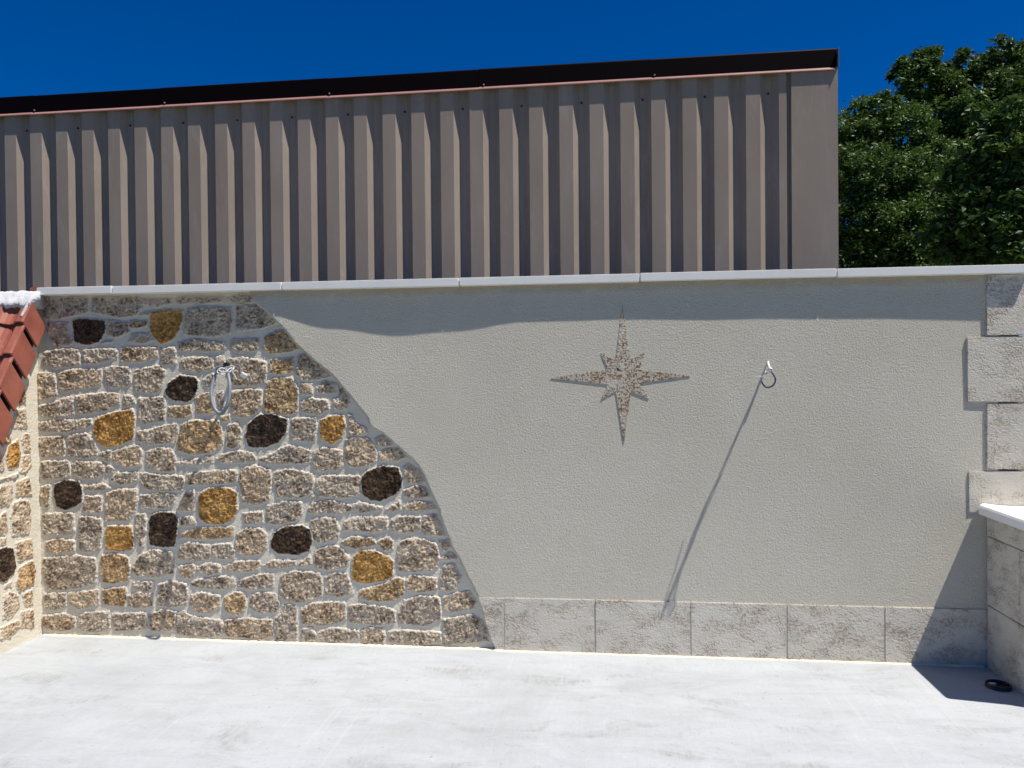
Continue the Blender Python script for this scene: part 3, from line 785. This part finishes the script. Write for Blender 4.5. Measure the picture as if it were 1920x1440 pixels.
# corner trim, wraps round to the gable side
clad('corner_trim', [(4.527, .018), (4.529, -.006), (4.815, -.006), (4.815, .4)], -.1, FZ0+.02)
clad('side_cladding', [(4.8145, .38), (4.8145, 4.0)], -.1, FZ0+.02)
for i in range(-16, 11, 2):
    x = X0+PIT*i+.147; z = FZ0-.115
    bm = bmesh.new(); bmesh.ops.create_cone(bm, cap_ends=True, segments=8, radius1=.0075, radius2=.006, depth=.008, matrix=Matrix.Rotation(math.pi/2, 4, 'X'))
    from_bm('screw', bm, BLK, bl, Vector((x, D+DP-.004, z))-BL)
# fascia lengths, each with its own drip lip
fj = [-3.1, -1.85, -.745, .25, 1.45, 2.52, 3.647, 4.806]
for i, (a, b) in enumerate(zip(fj, fj[1:])):
    y0 = D-.007-(.0012 if i % 2 else 0); z = (i % 2)*.0015; sl = .0032
    def zz(x): return (x-4.8)*sl
    def strip(name, prof, mat, par):
        bm = bmesh.new(); base = BL
        A = [bm.verts.new(Vector((a-.012, y, h+z+zz(a)))-base) for y, h in prof]; B = [bm.verts.new(Vector((b, y, h+z+zz(b)))-base) for y, h in prof]
        for q in range(len(prof)-1): bm.faces.new((A[q], A[q+1], B[q+1], B[q]))
        return from_bm(name, bm, mat, par)
    fo = strip('fascia_strip', [(y0+.30, FZ1+.022), (y0+.02, FZ1+.008), (y0+.004, FZ1), (y0, FZ1-.006), (y0, FZ0+.016)], FA, bl)
    m = fo.modifiers.new('solid', 'SOLIDIFY'); m.thickness = .0015
    lp = strip('drip_lip', [(y0, FZ0+.016), (y0-.013, FZ0+.002), (y0-.0135, FZ0-.002), (y0-.008, FZ0-.005)], LIP, fo)
    m = lp.modifiers.new('solid', 'SOLIDIFY'); m.thickness = .0015
    bm = bmesh.new(); bmesh.ops.create_uvsphere(bm, u_segments=8, v_segments=6, radius=.006)
    from_bm('rivet', bm, LIP, fo, Vector((a+.02, y0-.004, FZ0+.030+zz(a)))-BL)
box('roof_deck', (-3.1, D+.06, FZ0+.02), (4.79, D+4.0, FZ1-.02), FA, bl)
clad('fascia_return', [(4.8165, -.028), (4.8165, 4.0)], FZ0+.012, FZ1)

# ================================================================ TREES
def tree(name, label, clumps, base, nleaf, size, mats, seed, group):
    rg = np.random.default_rng(seed); root = empty(name, base, label, 'tree', group); b = Vector(base)
    cl = np.array(clumps, float).reshape(-1, 4)/1000
    vol = cl[:, 3]**2; cnt = (nleaf*vol/vol.sum()).astype(int)
    sub = []
    for (x, y, z, r), c in zip(cl, cnt):                      # every clump is a spray of smaller leaf bunches
        nb = max(10, int(c/70))
        for _ in range(nb):
            d = rg.normal(size=3); d /= np.linalg.norm(d); q = np.array((x, y, z))+d*r*rg.uniform(.35, 1.08)**.7*np.array((1, 1, .9))
            sub.append((q, r*rg.uniform(.12, .30), int(c/nb), rg.uniform(0, 1)))
    P = []; S = []
    for q, r, c, tone in sub:
        P.append(q+rg.normal(size=(c, 3))*r*np.array((.62, .62, .42))); S.append(np.clip(tone*.7+rg.uniform(0, .4, c), 0, 1))
    P = np.concatenate(P); S = np.concatenate(S); n = len(P); l = (size*rg.uniform(.6, 1.25, n))[:, None]
    unit = lambda A: A/(np.linalg.norm(A, axis=1)[:, None]+1e-9)
    a = rg.normal(size=(n, 3))*np.array((1, 1, .55)); a[:, 2] -= .25; a = unit(a)
    nn = rg.normal(size=(n, 3))*.75; nn[:, 2] += .75; w = unit(np.cross(a, nn)); nn = np.cross(w, a); hw = l*.27
    V = np.stack([P, P+a*l*.45+w*hw+nn*l*.07, P+a*l, P+a*l*.45-w*hw+nn*l*.07], 1).reshape(-1, 3)-np.array(base)
    k = np.arange(n)[:, None]*4; F = np.concatenate([k+np.array((0, 1, 2)), k+np.array((0, 2, 3))], 0); sh = np.repeat(S, 4)
    me = bpy.data.meshes.new('crown'); me.from_pydata(V.tolist(), [], F.tolist())
    me.attributes.new('shade', 'FLOAT', 'POINT').data.foreach_set('value', sh)
    mesh_obj('crown', me, mats, root)
    # trunk, and a limb into every clump
    H = cl[:, 2].mean()-b.z; top = Vector((cl[:, 0].mean(), cl[:, 1].mean(), cl[:, 2].mean()))-b
    me = tube_mesh('trunk', [(0, 0, -.15), (.03, 0, .5), (top.x*.3, top.y*.3, H*.45), (top.x*.7, top.y*.7, H*.8), tuple(top)], .11, 10, 5)
    for v in me.vertices: s = 1-.75*min(1, max(0, v.co.z/H)); c = Vector((top.x*v.co.z/H, top.y*v.co.z/H, v.co.z)); v.co = c+(v.co-c)*s
    mesh_obj('trunk', me, BRK, root)
    for x, y, z, r in cl:
        e = Vector((x, y, z))-b; f0 = top*.45; f0.z = min(H*.5, e.z-.1); mid = (f0+e)/2+Vector((0, 0, .12))
        mesh_obj('limb', tube_mesh('limb', [f0, mid, e, e+(e-mid).normalized()*r*.6], .028, 6, 4), BRK, root)
    return root
L1 = leaf_mat('leaf_mid', (.028, .064, .016), (.11, .19, .040)); L2 = leaf_mat('leaf_deep', (.020, .050, .014), (.088, .16, .034)); L3 = leaf_mat('leaf_glossy', (.026, .060, .018), (.098, .18, .042))
TA=[6597,6600,4624,338,7005,6800,4989,344,7421,7000,4780,428,6604,6200,4025,433,7199,6400,3983,442,6536,6200,3412,433,7058,6200,3328,506,7687,6800,4349,382,6476,6900,4427,462,7725,6900,3725,462,6500,6300,2800,500,7150,6300,2650,560,7800,6900,2900,560]
TB=[8248,8200,6157,276,7864,8200,6082,189,8170,8200,5759,431,8637,8400,5970,262,8983,8400,6114,332,9404,8400,6252,350,9081,8200,5632,517,8541,8000,5352,466,9530,8200,5530,517,10008,8400,5897,612,10158,8400,5006,788,9209,8000,4928,593,8702,8200,4851,517,9553,8400,4305,788,8559,8600,4141,711]
TC=[7618,4600,4089,306,7443,4800,4218,219,7358,4500,3733,332,7675,4400,3638,358,7190,4600,3540,275,7415,4400,3316,358,7081,4600,3088,275,7310,4400,2931,358,7726,4400,3029,418,8092,4600,3506,489,6931,4500,2848,181,7456,4600,2622,489]
GT = 'broadleaf trees beyond the wall'
tree('broadleaf_tree', 'rounded dark green tree growing beside the metal building', TA, (7.1, 6.7, -.12), 105000, .058, L1, 1, GT)
tree('broadleaf_tree', 'tallest broadleaf tree, its uneven crown against the sky', TB, (9.1, 8.3, -.12), 90000, .075, L2, 2, GT)
tree('broadleaf_tree', 'lower glossy leaved tree just behind the coping near the quoins', TC, (7.6, 4.6, -.12), 26000, .088, L3, 3, GT)
